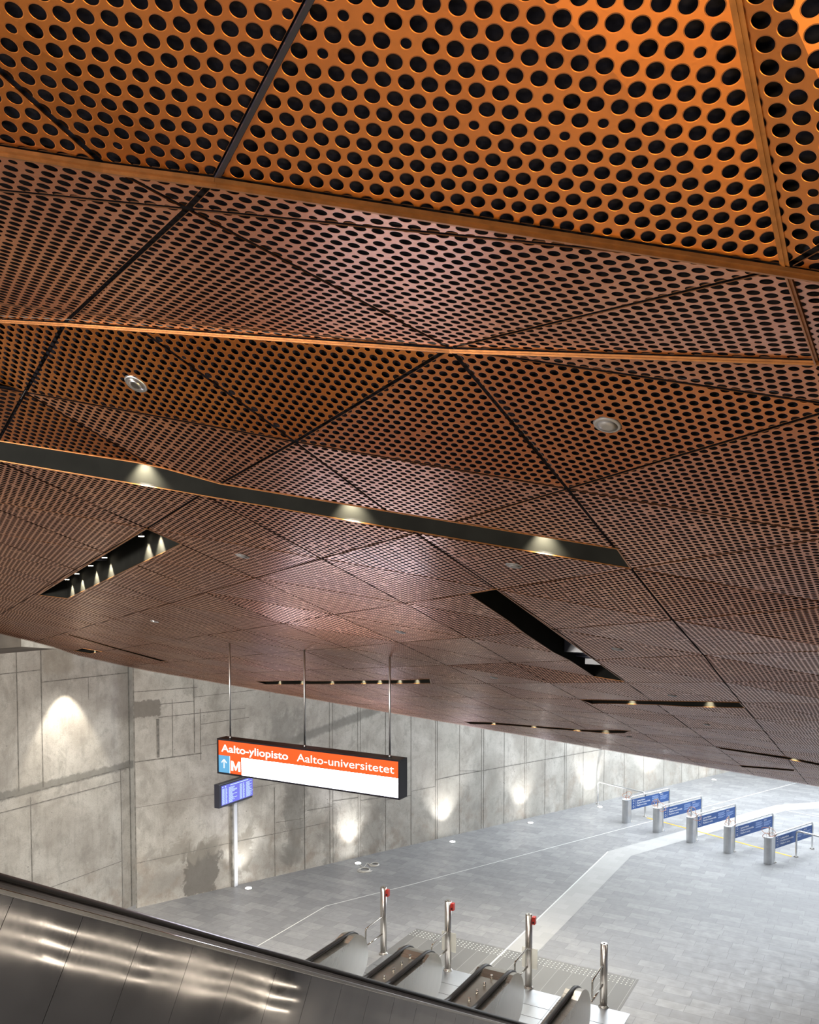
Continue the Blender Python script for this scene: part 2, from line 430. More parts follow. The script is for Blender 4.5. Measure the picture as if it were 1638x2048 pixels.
for x in (-3.57, -2.77, -2.67, -1.84, -1.75, -.88, .04, .96, 1.03, 1.91, 2.81, 2.9, 3.78, 4.69, 4.76, 5.64, 6.58, 6.66, 7.51, 8.6, 9.7, 10.8, 12.0, 13.1, 14.2, 15.3):
    V.append((x, 0, 5.5, .018 if x > -1 else .014))
V += [(-3.57, 0, 3.3, .016)]
Hh = [(-8.2, -6.6, 5.25, 5.24, .02), (-8.2, -6.5, 3.56, 3.57, .03), (-7.6, -6.7, 4.9, 4.9, .018), (-7.6, -5.3, 4.58, 4.60, .018), (-6.7, -5.0, 5.0, 5.05, .014), (-6.53, -5.2, 4.3, 4.35, .016),
      (-6.53, -5.5, 3.75, 3.78, .014), (-8.2, -3.6, 2.45, 2.5, .010), (-8.2, -2.8, 1.1, 1.18, .014), (-4.45, -3.57, 1.45, 1.42, .014), (-3.5, -2.7, 1.62, 1.6, .014), (-2.7, -1.84, 1.75, 1.72, .016), (-1.7, -.9, 2.1, 2.08, .016),
      (-1.75, -.88, 1.62, 1.6, .018), (.04, .96, 1.62, 1.63, .012), (.96, 1.91, 1.83, 1.86, .02), (1.91, 2.8, 1.98, 1.86, .012), (1.91, 16, 1.86, 1.86, .022), (-.9, .04, 1.5, 1.5, .014)]
joints(wm, V, Hh, wmo)

# right flank wall of the escalator shaft which holds the added streak tubes
mb = MB(); mb.box(sq(4.6, 1.65, 5.5), S, Q, Z, 8.6, .15, 5.5); tag(mb.build('wall_right', simple('dark_wall', (.10, .10, .105), .8, 0, .1, 2)), kind='structure')

# ------------------------------------------------------------------ floor inlays
def strip(name, pts, wd, z, mat, label=None, cat=None, group=None):
    mb = MB(); 
    for i in range(len(pts)-1):
        a, b = Vector(pts[i]), Vector(pts[i+1]); d = (b-a).normalized(); n = Vector((d.y, -d.x, 0))*wd/2
        a2 = a - d*(wd/2 if i else 0); P = [a2-n, b-n, b+n, a2+n]
        mb.prism([p+Z*.0005 for p in P], Z*z)
    o = mb.build(name, mat); tag(o, label, cat, group); return o
strip('floor_line', [at_z(430, 1942), at_z(652, 1812), at_z(819, 1770), at_z(1591.5, 1566), at_z(1660, 1548)], .022, .002, M['whiteline'],
      'thin pale guide line inlaid in the floor, running along the concrete wall past the gates', 'floor line')
strip('floor_line', [at_z(902, 2008), at_z(984.6, 1925.5), at_z(1211, 1708), at_z(1216, 1703)], .035, .0045, M['whiteline'],
      'white line edging the pale stone path beside the escalators', 'floor line')
mb = MB()
def fpoly(pts, z, mb): 
    P = [at_z(*p) for p in pts]; mb.face([p+Z*z for p in P], [uvq(p) for p in P])
A = [(958, 1952), (1218, 1702), (1216, 1704)]
fpoly([(985, 1926), (1218, 1702), (1262, 1712), (1040, 1940)], .0025, mb)
fpoly([(1218, 1702), (1553, 1610), (1572, 1621), (1262, 1712)], .0025, mb)
fpoly([(1553, 1610), (1650, 1603), (1700, 1613), (1572, 1621)], .0025, mb)
o = mb.build('stone_path', M['pale']); tag(o, 'pale stone path crossing the grey floor from the escalators through the gates', 'path')
strip('floor_line', [at_z(1294, 1635.6), at_z(1583, 1713)], .07, .004, M['yellow'], 'yellow line on the floor across the ticket gates', 'floor line')
strip('floor_line', [at_z(1572, 1621), at_z(1700, 1645)], .02, .002, M['whiteline'], 'thin pale line branching right from the stone path beyond the last gate', 'floor line')

tp = empty('tactile_paving', sq(16, -6.7), 'dark slab patch with rows of small pale tactile studs before the escalators', 'tactile paving')
mb = MB(); P = [sq(15.34, -9.2), sq(15.34, -4.15), sq(16.77, -4.15), sq(16.77, -9.2)]
mb.face([p+Z*.004 for p in P], [uvq(p) for p in P]); mb.build('slabs', M['tactile'], tp)
mb = MB()
qq = -9.17
while qq < -4.18:
    for r in range(4):
        c = sq(16.42+r*.085, qq, .004); mb.cyl(c, c+Z*.006, .017, 10, .012)
    qq += .085
tag(mb.build('studs', M['whiteline'], tp), kind='stuff')
lp = empty('landing_plate', sq(14.4, -6.7), 'brushed steel comb plate landing at the foot of the escalators', 'landing plate')
mb = MB(); P = [sq(12.6, -9.15), sq(12.6, -3.95), sq(15.34, -3.95), sq(15.34, -9.15)]
mb.face([p+Z*.006 for p in P], [uvq(p) for p in P]); mb.build('plate', M['landing'], lp)
mb = MB()
for s0 in (13.55, 13.95, 14.35, 14.75):
    mb.bar(sq(s0, -9.1, .0065), sq(s0, -4.0, .0065), .008, .003)
for q0 in (-8.4, -7.0, -6.5, -5.3):
    mb.bar(sq(12.7, q0, .0065), sq(15.3, q0, .0065), .004, .003)
mb.build('plate_joints', M['mastic'], lp)

# ------------------------------------------------------------------ ceiling lattice (equilateral triangles, 1.3 m)
NC = Vector((.17391, .23701, 1)); H0 = 1.5
O3 = Vector((1.32921, 5.14684, .04899)); DC = Vector((.59555, 1.09717, -.36361)); DD = Vector((-.68485, 1.09927, -.14144))
OBS = {(1,0):(900,697),(1,1):(590,884),(1,2):(405,988),(1,3):(294,1057),(1,4):(209,1105),(1,5):(150,1139),(1,6):(105,1166),
 (0,2):(50,785),(2,0):(1135,978),(2,1):(832,1066),(2,2):(643,1117),(2,3):(511,1156),(2,4):(411,1185),(2,5):(338,1207),(2,7):(229,1238),(2,-1):(1690,813),
 (3,0):(1262,1137),(3,1):(994,1179),(3,2):(808,1206.5),(3,3):(669,1229),(3,4):(566,1247),(3,5):(485,1260),
 (4,0):(1345,1240),(4,1):(1112,1258.5),(4,2):(935,1275),(4,3):(798,1285),(4,4):(688,1295),(4,5):(607,1301.5),(4,6):(526,1308),
 (5,0):(1407,1310),(5,2):(1024,1325.5),(5,3):(892.6,1330.5),(5,4):(783,1334),(5,5):(697,1337.6),(5,6):(623,1340)}
E8 = Vector((0, 0, EYE))
def pl(u, v):                                   # point of the mean ceiling plane (relative to the eye)
    r = ray(u, v); return r*(H0/NC.dot(r))
def mid(u, v):                                  # point of the level fold near the escalator head
    r = ray(u, v); k = r.z + .16*r.x; return r*(.864/k)
rs = random.Random(11)
off = {}
def node(i, j):
    n = i+j
    P = pl(*OBS[(i, j)]) if (i, j) in OBS else O3 + DC*(i-3) + DD*j
    key = (i, j)
    if key in FIX: return FIX[key].copy()
    if key not in off: off[key] = rs.uniform(-1, 1)
    if n == 1: return mid(*OBS[key]) if key in OBS else P*1.05
    amp = .055 if n < 9 else .030
    if n >= 17: amp = 0.004
    if n == 3 or n == 2 or (j == 1 and 2 < i < 7) or (i in (1, 2) and 3 <= j <= 7) or (i == 7 and j < 3) or (i == 6 and j > 2): amp = 0.0
    return P*(1 + off[key]*amp/H0)
FIX = {}
def onplane(P3, P):
    a, b, c = P3; nn = (b-a).cross(c-a); return P*(nn.dot(a)/nn.dot(P))
BACK = []
facets = []                                     # list of vertex lists relative to the eye
rm = {k: mid(*p) for k, p in dict(L=(-900, 590), a=(130, 645), b=(275, 655), m=(900, 697), r=(1632, 720), R=(1760, 728), W=(2600, 781)).items()}
n = {}
b1, c0 = node(1, 1), node(2, 0)
a2 = FIX[(0, 2)] = onplane((rm['a'], rm['b'], b1), node(0, 2))
cm = pl(1690, 813)*1.02
l3 = onplane((rm['L'], rm['a'], a2), node(-1, 3))
FIX[(2, -1)] = cm
facets += [[rm['L'], l3, O3-DC*5+DD*4], [rm['L'], O3-DC*5+DD*4, O3-DC*6+DD*4]]
d1, d2 = node(3, -1), O3 - DD*2
facets += [[cm, d1, c0], [cm, d2, d1], [rm['L'], rm['a'], a2, l3], [rm['a'], rm['b'], b1, a2], [rm['b'], rm['m'], b1], [rm['m'], c0, b1],
           [rm['m'], cm, c0], [rm['m'], rm['r'], cm], [rm['r'], rm['R'], d2, cm]]
# level fold between the two trims
g1 = {k: mid(*p) for k, p in dict(L=(-900, 148), c=(205, 327), r=(432, 357), b=(1571, 535), R=(1740, 562), W=(2600, 700), a0=(375, 418), a1=(152, 625), la=(-900, 292), l1=(-900, 509), b0=(900, 696)).items()}
facets += [[g1['L'], g1['c'], g1['a0'], g1['la']], [g1['c'], g1['r'], g1['a0']], [g1['r'], g1['b'], g1['a0']],
           [g1['a0'], g1['b'], g1['b0']], [g1['a0'], g1['b0'], g1['a1']], [g1['la'], g1['a0'], g1['a1'], g1['l1']],
           [g1['l1'], g1['a1'], rm['a'], rm['L']], [g1['a1'], g1['b0'], rm['b'], rm['a']],
           [g1['b'], rm['r'], g1['b0']], [g1['b'], g1['R'], rm['R'], rm['r']]]
# steep panels over the head of the camera
def near(u, v, z0=1.73, sl=.45, gx=-.12):
    r = ray(u, v); return r*(z0/(r.z + sl*r.y - gx*r.x))
def nplane(P3, u, v):
    a, b, c = P3; nn = (b-a).cross(c-a); r = ray(u, v); return r*(nn.dot(a)/nn.dot(r))
tR, tC, tX, tL = near(801, -350), near(1407, -350), near(2300, -350, 1.66), near(-520, -330, 1.74)
tL2 = near(-1500, -100, 1.74)
facets += [[g1['r'], tR, tC, g1['b']], [g1['c'], tL, tR, g1['r']], [g1['L'], tL2, tL, g1['c']], [g1['b'], tC, tX, near(1760, 430, 1.66)], [g1['b'], near(1760, 430, 1.66), g1['R']]]
facets += [[g1['R'], g1['W'], rm['W'], rm['R']], [rm['R'], rm['W'], O3+DC-DD*3, d2], [g1['R'], near(1760, 430, 1.66), near(2500, 60, 1.66), g1['W']], [near(1760, 430, 1.66), tX, near(2500, 60, 1.66)]]
facets += [[rm['W'], O3+DC*2-DD*4, O3+DC-DD*3], [O3+DC-DD*3, O3+DC*2-DD*4, O3+DC-DD*2], [d2, O3+DC-DD*3, O3+DC-DD*2]]
def up(P): return P + Vector((0, -2.2, 1.0))
facets += [[tR, up(tR), up(tC), tC], [tL, up(tL), up(tR), tR], [tC, up(tC), up(tX), tX]]
NNEAR = len(facets)
for nn_ in range(2, 17):
    for j in range(-14, 22):
        i = nn_ - j
        for tri in (((i, j), (i+1, j-1), (i+1, j)), ((i, j), (i+1, j), (i, j+1))):
            # rows between E lines nn_ and nn_+1
            c = sum((O3 + DC*(a-3) + DD*b for a, b in tri), Vector())/3
            if c.x > .485*c.y + 3.6 or c.x < -.485*c.y - 1.2: continue
            facets.append([node(a, b) for a, b in tri])

# half planes the ceiling is cut by: the two concrete walls
def clip(poly, nrm, d, keep=1):
    out = []
    for k in range(len(poly)):
        a, b = poly[k], poly[(k+1) % len(poly)]; da = (nrm.dot(a)-d)*keep; db = (nrm.dot(b)-d)*keep
        if da >= 0: out.append(a)
        if (da > 0 > db) or (da < 0 < db): out.append(a + (b-a)*(da/(da-db)))
    return out
def area3(p):
    s = Vector()
    for k in range(1, len(p)-1): s += (p[k]-p[0]).cross(p[k+1]-p[0])
    return s.length/2
def inset(p, g):
    c = sum(p, Vector())/len(p); nrm = (p[1]-p[0]).cross(p[2]-p[0]).normalized()
    out = p
    for k in range(len(p)):
        a, b = p[k], p[(k+1) % len(p)]; e = (b-a)
        if e.length < 1e-6: continue
        m = nrm.cross(e).normalized()
        if m.dot(c-a) < 0: m = -m
        out = clip(out, m, m.dot(a)+g)
        if len(out) < 3: return []
    return out
dl = LW.dot(Q)+.03; dm = OW.dot(WN)+.03
facets2 = []
for f in facets:
    g = clip(f, Q, dl)
    if len(g) > 2: g = clip(g, WN, dm)
    if len(g) > 2 and (sum(g, Vector())/len(g)).dot(S) < 13.2: g = clip(g, Q, 1.48, -1)
    if len(g) > 2 and area3(g) > .002: facets2.append(g)

def hit(u, v):
    r = ray(u, v)
    for f in facets2:
        for k in range(1, len(f)-1):
            a, b, c = f[0], f[k], f[k+1]; nn = (b-a).cross(c-a); dn = nn.dot(r)
            if abs(dn) < 1e-9: continue
            P = r*(nn.dot(a)/dn)
            if P.y < 0: continue
            if all(((y-x).cross(P-x)).dot(nn) >= -1e-7 for x, y in ((a, b), (b, c), (c, a))): return P
    return pl(u, v)

SLOTS = [
 dict(p=[(-120, 861), (1235, 1098), (1262, 1137), (-120, 902)], lights=[290, 703, 1088], name='long black light trough crossing the ceiling, longest and nearest of the troughs'),
 dict(p=[(293, 1057), (363, 1088), (135, 1197), (77, 1190)], lights=[], name='wide black ceiling trough on the left with several lamps and equipment inside'),
 dict(p=[(937, 1188), (993, 1178), (1249, 1363), (1188, 1353)], lights=[], name='unlit black ceiling trough slanting down to the right, with grey ducting inside'),
 dict(p=[(512, 1363), (860, 1358), (862, 1366.5), (531, 1368.5)], lights=[560, 605, 665, 728, 760, 800, 835], name='narrow lit ceiling trough behind the sign hanger rods'),
 dict(p=[(1160, 1399.5), (1479, 1404.5), (1490, 1415.5), (1185, 1408)], lights=[1265, 1420], name='straight lit ceiling trough right of the slanting dark one'),
 dict(p=[(1434, 1494), (1660, 1530), (1660, 1534), (1440, 1497.5)], lights=[1589], name='thin ceiling trough at the far right edge with one lamp'),
 dict(p=[(1478, 1530.5), (1590, 1539.5), (1588, 1542), (1484, 1534)], lights=[], name='short dark ceiling slit at the lower right, closest to the gates'),
 dict(p=[(928, 1443.5), (1262, 1462), (1250, 1466), (940, 1447.5)], lights=[988, 1068, 1155, 1212], name='thin lit ceiling trough above the bright middle of the concrete wall'),
 dict(p=[(133, 1267), (335, 1322.5), (322, 1322.5), (137, 1270)], lights=[], name='narrow unlit ceiling slit descending above the left part of the wall'),
 dict(p=[(146, 1301), (165, 1296.5), (205, 1303.5), (180, 1307)], lights=[190], name='small ceiling opening with one lamp against the left concrete wall'),
]
for sl in SLOTS: sl['w'] = [hit(*p) if p[0] > 0 and p[0] < 1638 else pl(*p) for p in sl['p']]
_w = SLOTS[0]['w']; _a, _b = hit(8, 883.5), hit(8, 923)
_w[0] = _w[1]+(_a-_w[1])*1.1; _w[3] = _w[2]+(_b-_w[2])*1.1
def surf(P):
    for f in facets2:
        for k in range(1, len(f)-1):
            a, b, c = f[0], f[k], f[k+1]; nn = (b-a).cross(c-a)
            if abs(nn.z) < 1e-9: continue
            X = Vector((P.x, P.y, a.z - (nn.x*(P.x-a.x)+nn.y*(P.y-a.y))/nn.z)); ok = True
            sg = 1 if nn.z > 0 else -1
            for x, y in ((a, b), (b, c), (c, a)):
                if ((y.x-x.x)*(X.y-x.y)-(y.y-x.y)*(X.x-x.x))*sg < -1e-7: ok = False; break
            if ok: return X
    return P.copy()
def cut(poly, quad):
    """pieces of poly outside the convex plan quad"""
    pieces = []; rest = poly; c = sum(quad, Vector())/4
    for k in range(4):
        a, b = quad[k], quad[(k+1) % 4]; e = b-a; m = Vector((e.y, -e.x, 0))
        if m.dot(c-a) < 0: m = -m
        d = m.dot(a); o = clip(rest, m, d, -1); rest = clip(rest, m, d, 1)
        if len(o) > 2 and area3(o) > .0004: pieces.append(o)
        if len(rest) < 3: return pieces, False
    return pieces, True
def basis(p):
    nn = Vector()
    for k in range(1, len(p)-1): nn += (p[k]-p[0]).cross(p[k+1]-p[0])
    nn.normalize()
    if nn.z > 0: nn = -nn
    e1 = (Vector((1, 0, 0)) - nn*nn.x).normalized(); return nn, e1, nn.cross(e1)
PITCHH = .047
ceil_root = empty('ceiling', (0, 0, 0), kind='structure')
panels = []; back = MB()
for fi, f in enumerate(facets2):
    nn, e1, e2 = basis(f)
    p = inset(f, .009 if sum(f, Vector()).y/len(f) < 7 else .007)
    if len(p) < 3: continue
    ps = [p]; bs = [f]
    for sl in SLOTS:
        out = []; outb = []
        for x in ps:
            pc, h = cut(x, sl['w']); out += pc if h else [x]
        for x in bs:
            pc, h = cut(x, sl['w']); outb += pc if h else [x]
        ps, bs = out, outb
    ox, oy = rs.random(), rs.random()
    mbp = MB(); tot = 0; cen = Vector()
    for x in ps:
        if area3(x) < .0003: continue
        if (x[1]-x[0]).cross(x[2]-x[0]).dot(nn) < 0: x = x[::-1]
        uv = [(q.dot(e1)/PITCHH+ox, q.dot(e2)/PITCHH+oy) for q in x]
        mbp.face([q+E8 for q in x], uv)
        th = -nn*.003                                 # turned-up sheet edge
        for k in range(len(x)):
            a, b = x[k], x[(k+1) % len(x)]
            mbp.face([a+E8, a+th+E8, b+th+E8, b+E8], [(.5, R) for R in (.0, .0, .0, .0)], mi=1)
        tot += area3(x); cen += sum(x, Vector())/len(x)*area3(x)
    if not mbp.f: continue
    cen /= tot
    for x in bs: back.face([q+E8-nn*.016 for q in x])
    vis = tot*abs(nn.dot(cen))/cen.length**3
    uc = 819+F*cen.x/cen.y
    if not -250 < uc < 1900 or cen.y < .6: vis *= .01
    panels.append((vis, mbp))
panels.sort(key=lambda t: -t[0])
for k, (vis, m_) in enumerate(panels[:100]): m_.build('ceiling_panel', [M['perf'], M['panel_edge']], ceil_root)
rest = MB()
for vis, m_ in panels[100:]:
    n0 = len(rest.v); f0 = len(rest.f); rest.v += m_.v; rest.f += [tuple(i+n0 for i in f) for f in m_.f]
    rest.mi += m_.mi; rest.smooth += m_.smooth
    for k, u_ in m_.uv.items(): rest.uv[k+f0] = u_
tag(rest.build('distant_ceiling_panels', [M['perf'], M['panel_edge']], ceil_root), kind='stuff')
back.build('ceiling_backing', M['fabric'], ceil_root)
# trims along the two folds and the big seam
def trim(name, pts, wd, h, drop=.008):
    mb = MB()
    for a, b in zip(pts[:-1], pts[1:]):
        a, b = a+E8-Z*drop, b+E8-Z*drop
        mb.bar(a, b, wd, h); mb.bar(a-Z*h*.9+Vector((0, wd*.25, 0)), b-Z*h*.9+Vector((0, wd*.25, 0)), wd*.35, h*.9)
    mb.build(name, M['copper'], ceil_root)
trim('fold_trim', [g1['L'], g1['c'], g1['r'], g1['b'], g1['R']], .025, .009)
trim('fold_trim', [rm['L'], rm['a'], rm['b'], rm['m'], rm['r'], rm['R']], .022, .006)
trim('fold_trim', [g1['b'], tC], .020, .006, .002)
trim('fold_trim', [g1['b'], rm['r']], .014, .010, .002)
mb = MB(); mb.bar(g1['r']+E8-Z*.004, tR+E8-Z*.004, .012, .005)
mb.build('seam_strip', M['black'], ceil_root)
# hall soffit beyond the edge of the panels, and the slab above everything
mb = MB()
e0 = O3 + DC*0 + DD*14
yA = 20.55
def ez(x, y): return EYE + H0 - NC.x*x - NC.y*y
pa, pb = Vector((-4.5, 20.7, ez(-4.5, 20.6)+.05)), Vector((11.6, 20.7, ez(11.6, 20.6)+.05))
mb.prism([pa, pb, pb+Vector((1, 4, 7.6-pb.z)), pa+Vector((3.2, 4, 7.6-pa.z))], Z*.15)
tag(mb.build('ceiling_soffit', M['slab']), kind='structure')
mb = MB()
P = [sq(-6, -14), sq(-6, 3.3), sq(20, 20), sq(60, 20), sq(60, -14)]
mb.prism([p+Z*11 for p in P], Z*.3); tag(mb.build('roof_slab', M['slab']), kind='structure')

# ------------------------------------------------------------------ light troughs
for si, sl in enumerate(SLOTS):
    W = [p+E8 for p in sl['w']]; c = sum(W, Vector())/4
    hh = .26 if si in (0, 1, 2) else .2
    root = empty('light_trough', c, sl['name'], 'light trough', 'light troughs in the copper ceiling')
    mb = MB(); rimb = MB()
    for k in range(4):
        a, b = W[k], W[(k+1) % 4]; nseg = max(2, int((b-a).length/.16))
        pts = [surf(a+(b-a)*(t/nseg)-E8)+E8 for t in range(nseg+1)]
        for x, y, t in zip(pts[:-1], pts[1:], range(nseg)):
            xa, ya = a+(b-a)*(t/nseg), a+(b-a)*((t+1)/nseg)
            mb.face([x+Z*.004, y+Z*.004, ya+Z*hh, xa+Z*hh]); rimb.bar(x, y, .009 if si < 3 else .014, .006)
    mb.face([p+Z*hh for p in W]); mb.build('housing', M['recess'], root)
    rimb.build('rim', M['copper'], root)
    far = None
    for u in sl['lights']:
        # lamp hangs close to the far long side (last edge pair), between corners 2 and 3
        a, b = W[2], W[3]
        def uof(P): d = P-E8; return 819+F*d.x/(d.y*math.cos(PITCH)-d.z*math.sin(PITCH))
        lo, hi = 0., 1.
        for _ in range(40):
            m_ = (lo+hi)/2
            if (uof(a+(b-a)*m_) > u): lo = m_
            else: hi = m_
        p = a+(b-a)*lo; e = (b-a).normalized(); nv = Vector((-e.y, e.x, 0)).normalized()
        if nv.dot(c-p) < 0: nv = -nv
        L = empty('downlight', p)
        L.parent = root; L.matrix_parent_inverse = Matrix.Translation(root.location).inverted()
        q = p+nv*.05+Z*(hh-.05)
        mb = MB(); mb.cyl(q, q+Z*.05, .035, 20); mb.cyl(q-Z*.006, q, .028, 16, mi=1)
        d_ = mb.build('downlight_body', [M['black'], M['lamp']], root); bpy.data.objects.remove(L)
        spot('downlight_lamp', q-Z*.02, q-Z*1.0-nv*.08, 75 if si < 3 else 45, 84, 1, .012, (1, .9, .66), root)
        spot('accent_lamp', p+nv*.07-Z*.0, p-Z*5+(-WN*2+WV*1.0 if si == 0 else -WN*.5), 420 if si == 0 else 130, 105, 1, .05, (1, .96, .90), root)
    if si == 1:
        for (t, u_) in ((.08, .25), (.45, .5), (.62, .45), (.80, .5)):
            q = W[0]+(W[3]-W[0])*t; r_ = W[1]+(W[2]-W[1])*t; p = q+(r_-q)*u_+Z*(hh-.09)
            mb = MB(); mb.cyl(p, p+Z*.09, .05, 20, .03); mb.build('lamp_shade', M['black'], root)
        for t in (.12, .2, .50, .64, .80, .93):
            r_ = W[1]+(W[2]-W[1])*t; e = (W[2]-W[1]).normalized(); nv = Vector((-e.y, e.x, 0))
            if nv.dot(c-r_) < 0: nv = -nv
            q = r_+nv*.06+Z*(hh-.06)
            mb = MB(); mb.cyl(q, q+Z*.05, .03, 20); mb.cyl(q-Z*.005, q, .024, 16, mi=1)
            mb.build('downlight_body', [M['black'], M['lamp']], root)
            spot('downlight_lamp', q-Z*.02, q-Z*1.0-nv*.1, 60, 95, .6, .012, (1, .9, .66), root)
        p = (W[0]+(W[3]-W[0])*.52)*.6+(W[1]+(W[2]-W[1])*.52)*.4+Z*.16
        mb = MB(); mb.box(p, S, Q, Z, .16, .07, .02); mb.build('bracket', M['screenframe'], root)
    if si == 2:
        p = W[0]+(W[3]-W[0])*.70; r_ = W[1]+(W[2]-W[1])*.70
        mb = MB(); m1 = p+(r_-p)*.55+Z*.14; mb.box(m1, S, Q, Z, .09, .16, .06); mb.build('duct_box', M['screenframe'], root)
        mb = MB(); p2 = W[0]+(W[3]-W[0])*.78; r2 = W[1]+(W[2]-W[1])*.78
        mb.tube([p2+Z*.12, r2+Z*.12], .018); mb.tube([p2+Z*.08+S*.07, r2+Z*.08+S*.07], .014); mb.build('pipe', M['screenframe'], root)
        mb = MB(); m2 = W[1]+(W[2]-W[1])*.84+(W[3]-W[2])*.35+Z*.09; mb.box(m2, S, Q, Z, .10, .12, .03); mb.build('cable_tray', M['screenframe'], root)

# ------------------------------------------------------------------ round ceiling discs
DISC = [((272, 768), 'shiny chrome round speaker, nearest the left edge of the copper ceiling'), ((1215, 850), 'dark round speaker flush in the large brown panel, upper right'),
        ((1028, 1131), 'grey round speaker just below the right end of the longest light trough'), ((485, 1112), 'small dim round speaker right of the wide lamp trough'),
        ((1235, 1298), 'small bright round speaker right of the slanting dark trough'), ((1345, 1391), 'small round speaker above the straight lit trough'),
        ((1414, 1449), 'tiny round speaker right below the straight lit trough'), ((801, 1264), 'small round speaker above the right sign hanger rod'),
        ((309, 1243), 'tiny dark round speaker right above the narrow unlit slit on the left'), ((988, 1355), 'tiny round speaker between the hanger rods and the slanting dark trough'),
        ((1259, 1473), 'tiny round speaker at the right end of the trough above the bright wall')]
for (u, v), lab in DISC:
    P = hit(u, v)
    fn = None
    for f in facets2:
        nn, e1, e2 = basis(f)
        if abs(nn.dot(P-f[0])) < 1e-4 and (sum(f, Vector())/len(f)-P).length < 1.0: fn = nn; break
    if fn is None: fn = -NC.normalized()
    P = P+E8; root = empty('ceiling_speaker', P, lab, 'speaker', 'round speakers in the copper ceiling')
    mb = MB(); mb.cyl(P-fn*.002, P+fn*.006, .058, 32, .050); mb.build('rim', M['satin'] if u < 400 else M['grey_rim'], root)
    mb = MB(); mb.cyl(P+fn*.006, P+fn*.012, .042, 32, .020); mb.build('cover', M['steel'] if u < 400 else M['grey_rim'], root)

# ------------------------------------------------------------------ hanging station sign
SF = 9.21
c1, c2, c3, c4 = at_s(437.6, 1477.6, SF), at_s(797, 1526, SF), at_s(437.6, 1541.3, SF), at_s(797, 1597.7, SF)
ql, qr = (c1.dot(Q)+c3.dot(Q))/2, (c2.dot(Q)+c4.dot(Q))/2
zt, zb = (c1.z+c2.z)/2, (c3.z+c4.z)/2
sign = empty('hanging_sign', sq(SF, (ql+qr)/2, zb), 'long backlit station sign with orange top band and blue arrow, hung on three rods', 'sign')
def onface(u, v): P = at_s(u, v, SF); return P.dot(Q), P.z
def plate(mb, q0, q1, z0, z1, ds): mb.box(sq(SF-ds, (q0+q1)/2, (z0+z1)/2), Q, S, Z, (q1-q0)/2, .0012, (z1-z0)/2)
D = .17; b_ = .022
mb = MB()
mb.box(sq(SF+D/2, (ql+qr)/2, zt+b_/2+.002), Q, S, Z, (qr-ql)/2+b_, D/2+.012, b_/2)
mb.box(sq(SF+D/2, (ql+qr)/2, zb-b_/2-.002), Q, S, Z, (qr-ql)/2+b_, D/2+.012, b_/2)
mb.box(sq(SF+D/2, ql-b_/2-.001, (zt+zb)/2), Q, S, Z, b_/2, D/2+.012, (zt-zb)/2)
mb.box(sq(SF+D/2, qr+b_/2+.001, (zt+zb)/2), Q, S, Z, b_/2, D/2+.012, (zt-zb)/2)
mb.box(sq(SF+D, (ql+qr)/2, (zt+zb)/2), Q, S, Z, (qr-ql)/2, .005, (zt-zb)/2)
mb.build('casing', M['black'], sign)
hf = zt-zb; zo = zt-hf*.465
qb, qm = onface(459.5, 1520)[0], onface(483.5, 1520)[0]
mb = MB(); plate(mb, ql, qr, zo, zt, .002); mb.build('orange_band', M['s_orange'], sign)
mb = MB(); plate(mb, qm, qr, zb, zo, .002); mb.build('white_band', M['s_white'], sign)
mb = MB(); plate(mb, ql, qb, zb, zo, .002); mb.build('arrow_field', M['s_blue'], sign)
mb = MB(); plate(mb, qb+.008, qm-.004, zb, zo, .002); mb.build('metro_field', M['s_orange'], sign)
mb = MB(); plate(mb, qb, qb+.008, zb, zo, .002); mb.build('divider', M['s_letter'], sign)
def text_mesh(txt, bold=0.):
    cu = bpy.data.curves.new('txt', 'FONT'); cu.body = txt; cu.offset = bold; cu.extrude = .0; cu.resolution_u = 4
    o = bpy.data.objects.new('txt', cu); COL.objects.link(o); bpy.context.view_layer.update()
    me = bpy.data.meshes.new_from_object(o.evaluated_get(bpy.context.evaluated_depsgraph_get()))
    bpy.data.objects.remove(o); return me
def put_text(name, txt, origin, ax, up_, x0, x1, z0, cap, mat, parent, bold=0., d=None):
    me = text_mesh(txt, bold); xs = [v.co.x for v in me.vertices]
    capm = text_mesh('A', bold); ch = max(v.co.y for v in capm.vertices); bpy.data.meshes.remove(capm)
    mn, mx = min(xs), max(xs); kx = (x1-x0)/(mx-mn); ky = cap/ch
    for v in me.vertices:
        v.co = origin + ax*(x0+(v.co.x-mn)*kx) + up_*(z0+v.co.y*ky)
    return link(name, me, mat, parent)
org = sq(SF-.0045, 0, 0)
x0, x1 = onface(443, 1500)[0], onface(576.5, 1510)[0]
put_text('lettering', 'Aalto-yliopisto', org, Q, Z, x0, x1, zt-hf*.345, hf*.225, M['s_letter'], sign, .016)
x0, x1 = onface(594, 1510)[0], onface(788.5, 1540)[0]
put_text('lettering', 'Aalto-universitetet', org, Q, Z, x0, x1, zt-hf*.345, hf*.225, M['s_letter'], sign, .002)
mx0, mx1, mz0, mz1 = qb+.026, qm-.022, zb+hf*.09, zb+hf*.40; mw = (mx1-mx0)
bm = bmesh.new()
for quad in ([(0, 0), (.24, 0), (.24, 1), (0, 1)], [(.76, 0), (1, 0), (1, 1), (.76, 1)], [(.24, 1), (.24, .62), (.44, .06), (.5, .40)], [(.76, 1), (.5, .40), (.56, .06), (.76, .62)], [(.44, .06), (.56, .06), (.5, .40)]):
    bm.faces.new([bm.verts.new(sq(SF-.0045, mx0+a*mw, mz0+b*(mz1-mz0))) for a, b in quad])
bmesh.ops.remove_doubles(bm, verts=bm.verts, dist=1e-5)
me_ = bpy.data.meshes.new('lettering'); bm.to_mesh(me_); bm.free(); link('lettering', me_, M['s_letter'], sign)
mb = MB(); ca = (ql+qb)/2; za = (zb+zo)/2; r_ = .0016
